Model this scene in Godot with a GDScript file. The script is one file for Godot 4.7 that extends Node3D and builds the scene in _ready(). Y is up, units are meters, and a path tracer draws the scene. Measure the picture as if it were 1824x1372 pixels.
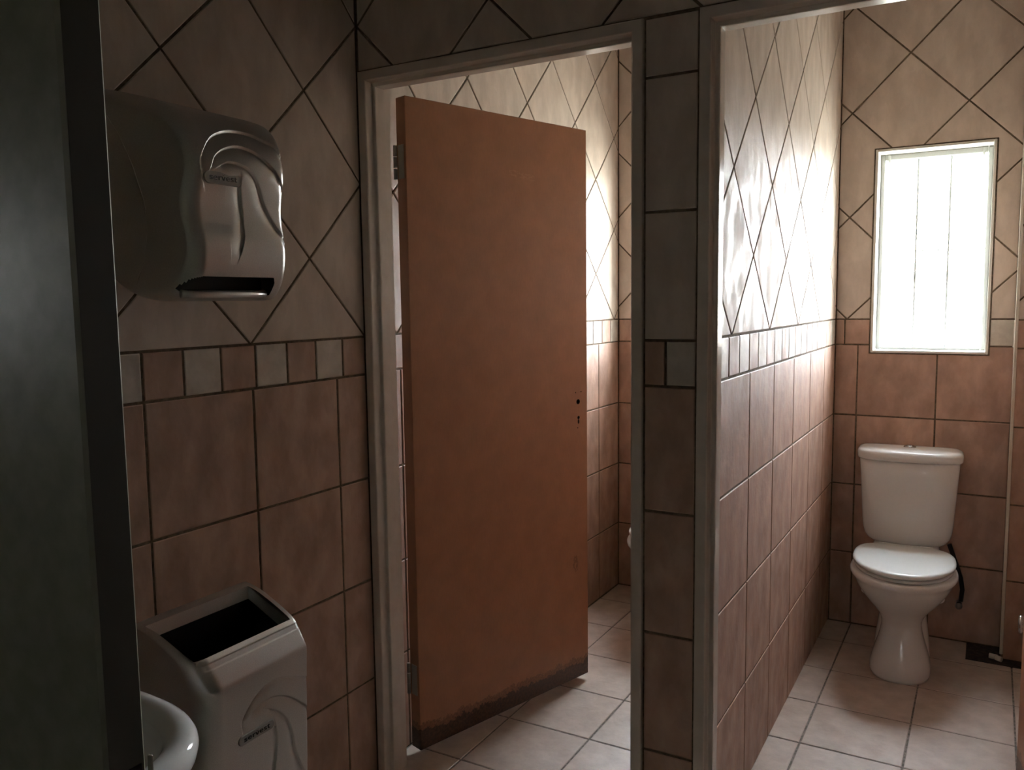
extends Node3D
# Washroom with two toilet stalls, seen from the entrance. y up, metres.
# Front wall plane z = 0 (stalls behind it, z < 0), left wall plane x = 0.

const H1 := 1.358      # top of the border course
const H2 := 1.248      # bottom of the border course
const P := 0.308       # tile pitch
const DG := 0.43558    # tile diagonal
const ZB := -1.981     # back wall of the stalls
const CEIL := 2.72

var M := {}
var taken := {}
var mesh_cache := {}
var rng := RandomNumberGenerator.new()

# ---------------------------------------------------------------- helpers
func numbered(n: String) -> String:
	if not taken.has(n):
		taken[n] = 0
		return n
	taken[n] += 1
	return "%s_%03d" % [n, taken[n]]

func tag(o: Node, label: String, category := "", group := "", kind := "") -> void:
	if label != "": o.set_meta("label", label)
	if category != "": o.set_meta("category", category)
	if group != "": o.set_meta("group", group)
	if kind != "": o.set_meta("kind", kind)

func thing(called: String, at: Vector3, turn := 0.0) -> Node3D:
	var o := Node3D.new()
	o.name = numbered(called)
	add_child(o)
	o.position = at
	o.rotation.y = turn
	return o

func put(mesh: Mesh, called: String, mat: Material, parent: Node = null, at := Vector3.ZERO) -> MeshInstance3D:
	var o := MeshInstance3D.new()
	o.mesh = mesh
	o.material_override = mat
	o.cast_shadow = GeometryInstance3D.SHADOW_CASTING_SETTING_ON
	if parent == null:
		o.name = numbered(called)
		add_child(o)
	else:
		var k: int = counts.get([parent, called], 0)
		o.name = called if k == 0 else "%s_%03d" % [called, k]
		counts[[parent, called]] = k + 1
		parent.add_child(o, true)
	o.position = at
	return o
var counts := {}

func new_st(smooth := false) -> SurfaceTool:
	var st := SurfaceTool.new()
	st.begin(Mesh.PRIMITIVE_TRIANGLES)
	st.set_smooth_group(0 if smooth else -1)
	return st

func done(st: SurfaceTool) -> ArrayMesh:
	st.generate_normals()
	return st.commit()

func tri(st: SurfaceTool, a: Vector3, b: Vector3, c: Vector3) -> void:
	st.add_vertex(a); st.add_vertex(b); st.add_vertex(c)

func quad(st: SurfaceTool, a: Vector3, b: Vector3, c: Vector3, d: Vector3) -> void:
	tri(st, a, b, c); tri(st, a, c, d)

# triangle whose front looks along the given outward direction
func tri_out(st: SurfaceTool, a: Vector3, b: Vector3, c: Vector3, out: Vector3) -> void:
	if (b - a).cross(c - a).dot(out) > 0.0: tri(st, a, c, b)
	else: tri(st, a, b, c)

func quad_out(st: SurfaceTool, a: Vector3, b: Vector3, c: Vector3, d: Vector3, out: Vector3) -> void:
	tri_out(st, a, b, c, out); tri_out(st, a, c, d, out)

# box with chamfered edges
func add_box(st: SurfaceTool, lo: Vector3, hi: Vector3, r := 0.0) -> void:
	var c := (lo + hi) / 2.0
	var h := (hi - lo) / 2.0
	r = min(r, min(h.x, min(h.y, h.z)) * 0.95)
	for ax in 3:
		var u := (ax + 1) % 3
		var w := (ax + 2) % 3
		for s in [-1.0, 1.0]:
			var q := []
			for k in [[-1, -1], [1, -1], [1, 1], [-1, 1]]:
				var v := Vector3.ZERO
				v[ax] = s * h[ax]; v[u] = k[0] * (h[u] - r); v[w] = k[1] * (h[w] - r)
				q.append(c + v)
			var out := Vector3.ZERO
			out[ax] = s
			quad_out(st, q[0], q[1], q[2], q[3], out)
	if r <= 0.0: return
	for ax in 3:
		var u := (ax + 1) % 3
		var w := (ax + 2) % 3
		for s in [-1.0, 1.0]:
			for t in [-1.0, 1.0]:
				var q := []
				for k in [[0, -1], [1, -1], [1, 1], [0, 1]]:
					var v := Vector3.ZERO
					v[ax] = k[1] * (h[ax] - r)
					v[u] = s * (h[u] - (r if k[0] == 1 else 0.0))
					v[w] = t * (h[w] - (0.0 if k[0] == 1 else r))
					q.append(c + v)
				var out := Vector3.ZERO
				out[u] = s; out[w] = t
				quad_out(st, q[0], q[1], q[2], q[3], out)
	for sx in [-1.0, 1.0]:
		for sy in [-1.0, 1.0]:
			for sz in [-1.0, 1.0]:
				var s := Vector3(sx, sy, sz)
				tri_out(st, c + s * Vector3(h.x, h.y - r, h.z - r), c + s * Vector3(h.x - r, h.y, h.z - r), c + s * Vector3(h.x - r, h.y - r, h.z), s)

func box(lo: Vector3, hi: Vector3, r := 0.0) -> ArrayMesh:
	var st := new_st()
	add_box(st, lo, hi, r)
	return done(st)

# tube along a polyline
func add_tube(st: SurfaceTool, pts: Array, rad, sides := 12, cap := true) -> void:
	var rings := []
	var last_n := Vector3.ZERO
	for i in pts.size():
		var d: Vector3
		if i == 0: d = pts[1] - pts[0]
		elif i == pts.size() - 1: d = pts[i] - pts[i - 1]
		else: d = (pts[i + 1] - pts[i]).normalized() + (pts[i] - pts[i - 1]).normalized()
		d = d.normalized()
		var n: Vector3
		if last_n == Vector3.ZERO:
			n = d.cross(Vector3.UP if abs(d.y) < 0.9 else Vector3.RIGHT).normalized()
		else:
			n = (last_n - d * last_n.dot(d)).normalized()
		last_n = n
		var b := d.cross(n)
		var r: float = rad[i] if rad is Array else rad
		var ring := []
		for k in sides:
			var a := TAU * k / sides
			ring.append(pts[i] + (n * cos(a) + b * sin(a)) * r)
		rings.append(ring)
	for i in pts.size() - 1:
		for k in sides:
			var k2 := (k + 1) % sides
			var mid: Vector3 = (rings[i][k] + rings[i][k2]) / 2.0 - pts[i]
			quad_out(st, rings[i][k], rings[i][k2], rings[i + 1][k2], rings[i + 1][k], mid)
	if cap:
		for k in sides:
			var k2 := (k + 1) % sides
			tri_out(st, pts[0], rings[0][k], rings[0][k2], pts[0] - pts[1])
			var e := pts.size() - 1
			tri_out(st, pts[e], rings[e][k], rings[e][k2], pts[e] - pts[e - 1])

func tube(pts: Array, rad, sides := 12) -> ArrayMesh:
	var st := new_st(true)
	add_tube(st, pts, rad, sides)
	return done(st)

# loft closed rings (arrays of Vector3 of one length); optional end caps
func add_loft(st: SurfaceTool, rings: Array, cap0 := true, cap1 := true, flip := false) -> void:
	var n: int = rings[0].size()
	for i in rings.size() - 1:
		for k in n:
			var k2 := (k + 1) % n
			if flip: quad(st, rings[i][k], rings[i + 1][k], rings[i + 1][k2], rings[i][k2])
			else: quad(st, rings[i][k], rings[i][k2], rings[i + 1][k2], rings[i + 1][k])
	for e in [[0, cap0], [rings.size() - 1, cap1]]:
		if not e[1]: continue
		var c := Vector3.ZERO
		for p in rings[e[0]]: c += p
		c /= n
		var first: bool = (e[0] == 0) != flip
		for k in n:
			var k2 := (k + 1) % n
			if first: tri(st, c, rings[e[0]][k2], rings[e[0]][k])
			else: tri(st, c, rings[e[0]][k], rings[e[0]][k2])

# superellipse-like ring in the xz plane: front half reaches zf, back half reaches zb
func ring(y: float, a: float, zf: float, zb: float, zc: float, ef := 2.0, eb := 2.0, n := 64) -> Array:
	var out := []
	for k in n:
		var t := TAU * k / n
		var c := cos(t)
		var s := sin(t)
		var e := ef if s >= 0 else eb
		var x := a * signf(c) * pow(abs(c), 2.0 / e)
		var z := zc + (zf - zc if s >= 0 else zc - zb) * signf(s) * pow(abs(s), 2.0 / e)
		out.append(Vector3(x, y, z))
	return out

# ---------------------------------------------------------------- tiles
# a tile of polygon outline (2D) lying in plane (S right, U up, N outwards); origin at its middle
func tile_mesh(poly: PackedVector2Array, S: Vector3, U: Vector3, N: Vector3, cham := 0.0022, top := 0.0, depth := 0.009) -> ArrayMesh:
	var inner := Geometry2D.offset_polygon(poly, -cham)
	var st := new_st()
	var n := poly.size()
	var top_poly: PackedVector2Array = inner[0] if inner.size() == 1 and inner[0].size() == n else poly
	if top_poly != poly:
		# line the inner outline up with the outer one
		var best := 0
		for k in n:
			if top_poly[k].distance_to(poly[0]) < top_poly[best].distance_to(poly[0]): best = k
		var rolled := PackedVector2Array()
		for k in n: rolled.append(top_poly[(k + best) % n])
		top_poly = rolled
	var at := func(v: Vector2, h: float) -> Vector3: return S * v.x + U * v.y + N * h
	var edge := top - cham * 0.6
	for k in n:
		var k2 := (k + 1) % n
		var mid := (poly[k] + poly[k2]) / 2.0
		var dv := (poly[k2] - poly[k])
		var o2 := Vector2(dv.y, -dv.x).normalized()
		if Geometry2D.is_polygon_clockwise(poly): o2 = -o2
		var out := S * o2.x + U * o2.y
		if top_poly != poly:
			quad_out(st, at.call(poly[k], edge), at.call(poly[k2], edge), at.call(top_poly[k2], top), at.call(top_poly[k], top), out + N)
		quad_out(st, at.call(poly[k], -depth), at.call(poly[k2], -depth), at.call(poly[k2], edge), at.call(poly[k], edge), out)
	var ids := Geometry2D.triangulate_polygon(top_poly)
	for k in range(0, ids.size(), 3):
		tri_out(st, at.call(top_poly[ids[k]], top), at.call(top_poly[ids[k + 1]], top), at.call(top_poly[ids[k + 2]], top), N)
	return done(st)

func area2(p: PackedVector2Array) -> float:
	var a := 0.0
	for k in p.size():
		var q := p[(k + 1) % p.size()]
		a += p[k].x * q.y - q.x * p[k].y
	return abs(a) / 2.0

# lay one tile: cell clipped to the region, joints taken off, a child of the wall
func lay(parent: Node3D, cell: PackedVector2Array, regions: Array, O: Vector3, S: Vector3, U: Vector3, N: Vector3, mats: Array, joint := 0.0065) -> void:
	for region in regions:
		for piece in Geometry2D.intersect_polygons(cell, region):
			if area2(piece) < 0.0003: continue
			var cut := Geometry2D.offset_polygon(piece, -joint / 2.0)
			if cut.is_empty() or area2(cut[0]) < 0.0002: continue
			var poly: PackedVector2Array = cut[0]
			var c := Vector2.ZERO
			for v in poly: c += v
			c /= poly.size()
			var loc := PackedVector2Array()
			var key := str(S) + str(U)
			for v in poly:
				loc.append(v - c)
				key += "|%.4f,%.4f" % [v.x - c.x, v.y - c.y]
			if not mesh_cache.has(key): mesh_cache[key] = tile_mesh(loc, S, U, N)
			var wob := N * rng.randf_range(-0.0003, 0.0001)
			put(mesh_cache[key], "tile", mats[rng.randi() % mats.size()], parent, O + S * c.x + U * c.y + wob)

func rect(x0: float, y0: float, x1: float, y1: float) -> PackedVector2Array:
	return PackedVector2Array([Vector2(x0, y0), Vector2(x1, y0), Vector2(x1, y1), Vector2(x0, y1)])

# one tiled face: s runs along S from s0 to s1; regions are the free parts of the wall in (s, y)
func tile_wall(parent: Node3D, O: Vector3, S: Vector3, N: Vector3, s0: float, s1: float, regions: Array, vert: float, diag: float, bord: float, bord_pitch: float, bord_dark: int, dark_all := false) -> void:
	var U := Vector3.UP
	# lower courses
	var k0 := int(floor((s0 - vert) / P))
	for i in range(k0, k0 + int((s1 - s0) / P) + 3):
		for r in range(0, 5):
			var y1 := H2 - r * P
			var y0 := y1 - P
			if r == 4: continue
			if r == 3: y0 = 0.0
			lay(parent, rect(vert + i * P, y0, vert + (i + 1) * P, y1), regions, O, S, U, N, M.terra)
	# border course
	var b0 := int(floor((s0 - bord) / bord_pitch))
	for i in range(b0, b0 + int((s1 - s0) / bord_pitch) + 3):
		var dark := posmod(i + bord_dark, 2) == 0 or dark_all
		lay(parent, rect(bord + i * bord_pitch, H2, bord + (i + 1) * bord_pitch, H1), regions, O, S, U, N, M.terra if dark else M.cream)
	# diagonal courses
	var upper := []
	for reg in regions:
		for piece in Geometry2D.intersect_polygons(reg, rect(s0 - 1, H1, s1 + 1, CEIL)): upper.append(piece)
	var h := DG / 2.0
	var d0 := int(floor((s0 - diag) / h)) - 1
	for i in range(d0, d0 + int((s1 - s0) / h) + 4):
		for j in range(-1, 8):
			if posmod(i + j, 2) == 1: continue
			# node at (diag + i*h, H1 + j*h); tile right above it
			var c := Vector2(diag + i * h, H1 + (j + 1) * h)
			lay(parent, PackedVector2Array([c + Vector2(0, -h), c + Vector2(h, 0), c + Vector2(0, h), c + Vector2(-h, 0)]), upper, O, S, U, N, M.beige)

# ---------------------------------------------------------------- materials
func noise_tex(seed_: int, freq: float, cols: Array, offs: Array, size := 512, oct := 5, warp := false) -> NoiseTexture2D:
	var n := FastNoiseLite.new()
	n.seed = seed_
	n.noise_type = FastNoiseLite.TYPE_SIMPLEX_SMOOTH
	n.frequency = freq
	n.fractal_octaves = oct
	n.fractal_gain = 0.55
	if warp:
		n.domain_warp_enabled = true
		n.domain_warp_amplitude = 40.0
		n.domain_warp_frequency = 0.008
	var t := NoiseTexture2D.new()
	t.width = size; t.height = size
	t.seamless = true
	t.noise = n
	var g := Gradient.new()
	g.colors = PackedColorArray(cols)
	g.offsets = PackedFloat32Array(offs)
	t.color_ramp = g
	return t

func noise_normal(seed_: int, freq: float, strength: float) -> NoiseTexture2D:
	var n := FastNoiseLite.new()
	n.seed = seed_
	n.frequency = freq
	n.fractal_octaves = 4
	var t := NoiseTexture2D.new()
	t.width = 512; t.height = 512
	t.seamless = true
	t.noise = n
	t.as_normal_map = true
	t.bump_strength = strength
	return t

func plain(col: Color, rough: float, metal := 0.0, spec := 0.5) -> StandardMaterial3D:
	var m := StandardMaterial3D.new()
	m.albedo_color = col
	m.roughness = rough
	m.metallic = metal
	m.metallic_specular = spec
	return m

func grained(col: Color, tex: Texture2D, rough: float, scale: Vector3, off: Vector3, nrm: Texture2D = null, nscale := 0.3, rough_tex: Texture2D = null) -> StandardMaterial3D:
	var m := plain(col, rough)
	m.albedo_texture = tex
	m.uv1_triplanar = true
	m.uv1_world_triplanar = true
	m.uv1_scale = scale
	m.uv1_offset = off
	if nrm:
		m.normal_enabled = true
		m.normal_texture = nrm
		m.normal_scale = nscale
	if rough_tex:
		m.metallic_specular = 1.0
		m.roughness_texture = rough_tex
		m.roughness_texture_channel = BaseMaterial3D.TEXTURE_CHANNEL_RED
	return m

func make_materials() -> void:
	var w := Color.WHITE
	var cloud := noise_tex(11, 0.010, [Color(0.90, 0.89, 0.88), Color(0.95, 0.945, 0.94), w], [0.15, 0.5, 0.85], 512, 6, true)
	var cloud_terra := noise_tex(23, 0.009, [Color(0.86, 0.84, 0.83), Color(0.93, 0.92, 0.915), w], [0.15, 0.5, 0.85], 512, 6, true)
	var fine := noise_normal(5, 0.03, 3.0)
	var smear := noise_tex(41, 0.012, [Color(0.62, 0.62, 0.62), Color(0.8, 0.8, 0.8), Color(1, 1, 1)], [0.2, 0.5, 0.8], 512, 4)
	M.beige = []; M.terra = []; M.cream = []; M.floor = []
	for i in 4:
		var off := Vector3(i * 0.37, i * 0.61, i * 0.23)
		var t: float = [1.0, 0.985, 1.012, 0.97][i]
		M.beige.append(grained(Color(0.850 * t, 0.785 * t, 0.728 * t), cloud, 0.74, Vector3(1.7, 0.8, 1.7), off, fine, 0.12, smear))
		M.cream.append(grained(Color(0.845 * t, 0.810 * t, 0.760 * t), cloud, 0.74, Vector3(2.2, 2.2, 2.2), off, fine, 0.12, smear))
		M.terra.append(grained(Color(0.735 * t, 0.595 * t, 0.512 * t), cloud_terra, 0.74, Vector3(2.0, 1.1, 2.0), off, fine, 0.15, smear))
		M.floor.append(grained(Color(0.790 * t, 0.720 * t, 0.665 * t), cloud, 0.48, Vector3(1.8, 1.8, 1.8), off, fine, 0.15, smear))
	M.grout = grained(Color(0.450, 0.385, 0.310), noise_tex(7, 0.05, [Color(0.75, 0.75, 0.75), w], [0.2, 0.8], 256), 0.95, Vector3(4, 4, 4), Vector3.ZERO)
	M.floor_grout = grained(Color(0.58, 0.545, 0.51), noise_tex(8, 0.05, [Color(0.7, 0.7, 0.7), w], [0.2, 0.8], 256), 0.9, Vector3(4, 4, 4), Vector3.ZERO)
	M.plaster = grained(Color(0.80, 0.775, 0.755), cloud, 0.85, Vector3(1, 1, 1), Vector3.ZERO)
	M.ceiling = plain(Color(0.84, 0.82, 0.80), 0.9)
	var brush := noise_normal(61, 0.012, 2.0)
	M.enamel = grained(Color(0.875, 0.830, 0.785), noise_tex(62, 0.02, [Color(0.965, 0.962, 0.955), w], [0.2, 0.8], 256), 0.16, Vector3(2, 2, 2), Vector3.ZERO, brush, 0.05)
	M.greenpaint = grained(Color(0.455, 0.465, 0.400), noise_tex(63, 0.03, [Color(0.88, 0.9, 0.86), w], [0.2, 0.8], 256), 0.30, Vector3(3, 3, 3), Vector3.ZERO, brush, 0.08)
	M.white = plain(Color(0.92, 0.925, 0.915), 0.10)
	M.seat = plain(Color(0.90, 0.92, 0.91), 0.16)
	M.chrome = plain(Color(0.80, 0.81, 0.82), 0.12, 1.0)
	M.steel = plain(Color(0.60, 0.58, 0.55), 0.35, 1.0)
	var speck := noise_normal(71, 0.2, 1.5)
	M.silver = grained(Color(0.850, 0.845, 0.830), noise_tex(72, 0.2, [Color(0.93, 0.93, 0.93), w], [0.2, 0.8], 256), 0.32, Vector3(6, 6, 6), Vector3.ZERO, speck, 0.06)
	M.silver.metallic = 0.80
	M.black = plain(Color(0.02, 0.02, 0.022), 0.55)
	M.liner = plain(Color(0.035, 0.036, 0.040), 0.35)
	M.print = plain(Color(0.03, 0.03, 0.03), 0.5)
	M.badge = plain(Color(0.64, 0.63, 0.61), 0.32, 0.2)
	M.winwhite = plain(Color(0.90, 0.89, 0.86), 0.3)
	M.wingrey = plain(Color(0.74, 0.75, 0.74), 0.35)
	M.pvc = plain(Color(0.80, 0.76, 0.70), 0.35)
	M.hose = plain(Color(0.16, 0.15, 0.15), 0.35, 0.6)
	M.dirt = grained(Color(0.26, 0.205, 0.175), noise_tex(81, 0.03, [Color(0.5, 0.5, 0.5), w], [0.2, 0.8], 256), 0.9, Vector3(5, 5, 5), Vector3.ZERO)
	var pane := plain(Color(0.95, 0.97, 0.97, 0.10), 0.03)
	pane.transparency = BaseMaterial3D.TRANSPARENCY_ALPHA
	M.pane = pane
	M.concrete = plain(Color(0.5, 0.49, 0.46), 0.9)
	M.hinge = plain(Color(0.66, 0.62, 0.58), 0.4)
	M.edge = plain(Color(0.235, 0.225, 0.195), 0.32)  # entrance leaf edge: its shade put into a darker colour
	M.leaf = leaf_material()

# brown door paint with dirt stains along the foot and rubbed spots
func leaf_material() -> StandardMaterial3D:
	var w := 384
	var h := 960
	var im := Image.create(w, h, false, Image.FORMAT_RGB8)
	var n := FastNoiseLite.new()
	n.seed = 5; n.frequency = 0.02; n.fractal_octaves = 4
	var fine := FastNoiseLite.new()
	fine.seed = 9; fine.frequency = 0.16; fine.fractal_octaves = 3
	var base := Color(0.670, 0.470, 0.350)
	for yy in h:
		for xx in w:
			var x := xx / float(w) * 0.83          # metres from the hinge edge
			var y := (1.0 - yy / float(h)) * 2.08  # metres from the foot
			var v := 1.0 + 0.05 * n.get_noise_2d(xx, yy) + 0.025 * fine.get_noise_2d(xx * 2.0, yy * 0.3)
			var c := Color(base.r * v, base.g * v, base.b * v)
			# water-stained foot, ragged upper edge
			var ragged := 0.060 + 0.016 * n.get_noise_2d(xx * 1.2 + 300, 40) + 0.012 * n.get_noise_2d(xx * 3.0, yy * 3.0) + 0.009 * fine.get_noise_2d(xx * 1.7, yy * 1.7)
			if y < ragged:
				c = c.lerp(Color(0.20, 0.14, 0.105), clampf(0.80 + 0.25 * fine.get_noise_2d(xx, yy), 0.0, 0.95))
			elif y < ragged + 0.022:
				c = c.lerp(Color(0.27, 0.18, 0.13), clampf(0.34 + 0.25 * fine.get_noise_2d(xx * 1.3, yy * 1.3), 0.0, 0.7))
			# rubbed pale scratches
			var dy := y - (1.852 - 0.12 * (x - 0.48))
			if abs(x - 0.48) < 0.06 and abs(dy) < 0.010 and fine.get_noise_2d(xx * 0.4, yy * 3.0) > 0.05:
				c = c.lerp(Color(0.78, 0.58, 0.44), 0.35)
			# smudges beside the free edge
			var sm := Vector2((x - 0.735) / 0.012, (y - 0.45) / 0.035).length()
			if sm < 1.0 + 0.5 * n.get_noise_2d(xx * 4, yy * 4) and fine.get_noise_2d(xx, yy) > -0.1:
				c = c.lerp(Color(0.36, 0.22, 0.15), 0.35)
			im.set_pixel(xx, yy, c)
	var m := plain(Color.WHITE, 0.42)
	m.albedo_texture = ImageTexture.create_from_image(im)
	m.uv1_triplanar = true
	m.uv1_scale = Vector3(1.0 / 0.83, 1.0 / 2.08, 1.0)
	return m

# ---------------------------------------------------------------- door frames
# pressed-steel frame: profile (a into the opening, z) carried up, over and down
func steel_frame(xo: float, xr: float, yt: float) -> ArrayMesh:
	var prof := [Vector2(0, -0.099), Vector2(0, 0.006), Vector2(0.001, 0.0085), Vector2(0.003, 0.0095), Vector2(0.0245, 0.0095), Vector2(0.0268, 0.0085), Vector2(0.028, 0.006),
		Vector2(0.028, -0.017), Vector2(0.029, -0.0192), Vector2(0.031, -0.020), Vector2(0.0375, -0.020), Vector2(0.0395, -0.0208), Vector2(0.0405, -0.023),
		Vector2(0.0405, -0.058), Vector2(0.039, -0.060), Vector2(0.028, -0.060), Vector2(0.028, -0.099)]
	var st := new_st()
	var at := func(k: int, v: Vector2) -> Vector3:
		match k:
			0: return Vector3(xo + v.x, 0.0, v.y)
			1: return Vector3(xo + v.x, yt - v.x, v.y)
			2: return Vector3(xr - v.x, yt - v.x, v.y)
		return Vector3(xr - v.x, 0.0, v.y)
	for k in 3:
		for i in prof.size() - 1:
			var a: Vector2 = prof[i]
			var b: Vector2 = prof[i + 1]
			var p: Vector3 = at.call(k, a)
			var q: Vector3 = at.call(k, b)
			var r: Vector3 = at.call(k + 1, b)
			var s: Vector3 = at.call(k + 1, a)
			quad(st, p, s, r, q)
	return done(st)

# ---------------------------------------------------------------- moulded shells (dispenser, bin)
func curve_dist(p: Vector2, c: Array) -> Vector2:
	# (distance, side: +1 on the left of the running direction); far when past an end
	var best := 1e9
	var side := 1.0
	for i in c.size() - 1:
		var a: Vector2 = c[i]
		var ab: Vector2 = c[i + 1] - a
		var t := clampf((p - a).dot(ab) / ab.length_squared(), 0.0, 1.0)
		var d := p.distance_to(a + ab * t)
		if d < best:
			best = d
			side = signf(ab.cross(p - a))
	return Vector2(best, side)

func smooth_curve(c: Array, per := 5) -> Array:
	var out := []
	for i in c.size() - 1:
		var p0: Vector2 = c[max(i - 1, 0)]
		var p1: Vector2 = c[i]
		var p2: Vector2 = c[i + 1]
		var p3: Vector2 = c[min(i + 2, c.size() - 1)]
		for k in per:
			out.append(p1.cubic_interpolate(p2, p0, p3, k / float(per)))
	out.append(c[-1])
	return out

# profile (x, y) from the wall over the front and below, swept along z from z0 to z1 with rounded ends
func shell(prof: Array, z0: float, z1: float, r0: float, r1: float, nz: int, relief: Callable, skip: Callable, taper := 0.0, ky := 1.0, flare := 0.0) -> ArrayMesh:
	var np := prof.size()
	var nrm := []
	for i in np:
		var d: Vector2 = prof[min(i + 1, np - 1)] - prof[max(i - 1, 0)]
		nrm.append(Vector2(-d.y, d.x).normalized())
	var xmax := 0.0
	var ylo := 1e9
	var yhi := -1e9
	for q in prof:
		xmax = max(xmax, q.x); ylo = min(ylo, q.y); yhi = max(yhi, q.y)
	var ymid := (ylo + yhi) / 2.0
	var yhalf := (yhi - ylo) / 2.0
	# stations: dense in the rounded ends
	var zs := []
	for k in 9: zs.append(z0 + r0 * (1.0 - cos(PI / 2 * k / 8.0)))
	var m := nz
	for k in range(1, m): zs.append(lerpf(z0 + r0, z1 - r1, k / float(m)))
	for k in 13: zs.append(z1 - r1 + r1 * sin(PI / 2 * k / 12.0))
	var grid := []
	for z in zs:
		var e := 0.0
		if z < z0 + r0: e = r0 - sqrt(max(0.0, r0 * r0 - pow(z0 + r0 - z, 2)))
		elif z > z1 - r1: e = r1 - sqrt(max(0.0, r1 * r1 - pow(z - z1 + r1, 2)))
		var row := []
		for i in np:
			var q: Vector2 = prof[i]
			var n2: Vector2 = nrm[i]
			var v := Vector2(q.x * (1.0 - e / xmax), ymid + (q.y - ymid) * (1.0 - ky * e / yhalf))
			var out := 0.0
			if e < r0 * 0.6 and e < r1 * 0.6: out = relief.call(z, q.y, q.x)
			v += n2 * out
			var zc := (z0 + z1) / 2.0
			row.append(Vector3(v.x, v.y, zc + (z - zc) * (1.0 + flare * (1.0 - v.x / xmax)) - taper * v.x * (z - z0) / (z1 - z0)))
		grid.append(row)
	var st := new_st(true)
	for j in zs.size() - 1:
		for i in np - 1:
			if skip.call((zs[j] + zs[j + 1]) / 2.0, (prof[i] + prof[i + 1]) / 2.0): continue
			quad(st, grid[j][i], grid[j][i + 1], grid[j + 1][i + 1], grid[j + 1][i])
	# end panels
	st.set_smooth_group(1)
	for e in [0, zs.size() - 1]:
		var poly := PackedVector2Array()
		for v in grid[e]: poly.append(Vector2(v.x, v.y))
		var ids := Geometry2D.triangulate_polygon(poly)
		for k in range(0, ids.size(), 3):
			tri_out(st, grid[e][ids[k]], grid[e][ids[k + 1]], grid[e][ids[k + 2]], Vector3(0, 0, -1 if e == 0 else 1))
	return done(st)

# moulded line: the ground drops sharply on the outer side of each curve and rises back
func moulding(curves: Array, depth: float, reach: float, sides: Array) -> Callable:
	var lo := []
	var hi := []
	for c in curves:
		var a := Vector2(1e9, 1e9)
		var b := Vector2(-1e9, -1e9)
		for p in c:
			a = a.min(p); b = b.max(p)
		lo.append(a - Vector2.ONE * reach * 3.0); hi.append(b + Vector2.ONE * reach * 3.0)
	return func(z: float, y: float, x: float) -> float:
		var p := Vector2(z, y)
		var out := 0.0
		if x < 0.15: return 0.0
		for k in curves.size():
			if p.x < lo[k].x or p.y < lo[k].y or p.x > hi[k].x or p.y > hi[k].y: continue
			var ds := curve_dist(p, curves[k])
			var s: float = ds.x * ds.y * sides[k]
			if s > 0.0: out -= depth * smoothstep(0.0, 0.0028, s) * exp(-max(0.0, s - 0.0028) / reach)
		return out

func dense_profile(pts: Array, step: float) -> Array:
	var out := [pts[0]]
	for i in pts.size() - 1:
		var p0: Vector2 = pts[max(i - 1, 0)]
		var p1: Vector2 = pts[i]
		var p2: Vector2 = pts[i + 1]
		var p3: Vector2 = pts[min(i + 2, pts.size() - 1)]
		var n := int(ceil(p1.distance_to(p2) / step))
		var l := p1.distance_to(p2)
		# tangents scaled to this segment keep uneven points from overshooting
		var t1 := (p2 - p0).normalized() * l if i > 0 else p2 - p1
		var t2 := (p3 - p1).normalized() * l if i < pts.size() - 2 else p2 - p1
		for k in range(1, n + 1):
			var t := k / float(n)
			var a := 2 * t * t * t - 3 * t * t + 1
			var b := t * t * t - 2 * t * t + t
			var c := -2 * t * t * t + 3 * t * t
			var d := t * t * t - t * t
			out.append(p1 * a + t1 * b + p2 * c + t2 * d)
	return out

func lettering(parent: Node3D, at: Vector3, height: float, width_scale: float) -> void:
	# print on a badge facing +x
	var f := SystemFont.new()
	f.font_names = PackedStringArray(["Droid Sans"])
	f.font_weight = 700
	var t := TextMesh.new()
	t.text = "servest"
	t.font = f
	t.font_size = 64
	t.pixel_size = height / 46.0
	t.depth = 0.0006
	var o := put(t, "lettering", M.print, parent, at)
	o.rotation = Vector3(0, PI / 2, 0)
	o.scale = Vector3(width_scale, 1.0, 1.0)
	# small flying tick above the v
	var st := new_st()
	var e := 0.0007
	var c := at + Vector3(e * 0.5, height * 0.62, 0.0)
	for q in [[Vector2(-0.28, 0.05), Vector2(0.0, -0.22), Vector2(0.42, 0.30)]]:
		var a := c + Vector3(0, q[0].y, -q[0].x) * height
		var b := c + Vector3(0, q[1].y, -q[1].x) * height
		var d := c + Vector3(0, q[2].y, -q[2].x) * height
		var wv := Vector3(0, height * 0.12, 0)
		quad_out(st, a, b, b + wv, a + wv * 0.4, Vector3.RIGHT)
		quad_out(st, b, d, d + wv * 0.2, b + wv, Vector3.RIGHT)
	put(done(st), "tick_mark", M.print, parent)

func badge(w: float, h: float, d: float) -> ArrayMesh:
	# stadium plate facing +x
	var st := new_st()
	var rings := []
	for l in [[0.0, 0.0], [d * 0.6, 0.0], [d, 0.0012]]:
		var r := []
		for k in 32:
			var t := TAU * k / 32
			var rr: float = h / 2.0 - l[1]
			r.append(Vector3(l[0], rr * sin(t), -(signf(cos(t)) * (w - h) / 2.0 + rr * cos(t))))
		rings.append(r)
	add_loft(st, rings, true, true, true)
	return done(st)

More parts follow.
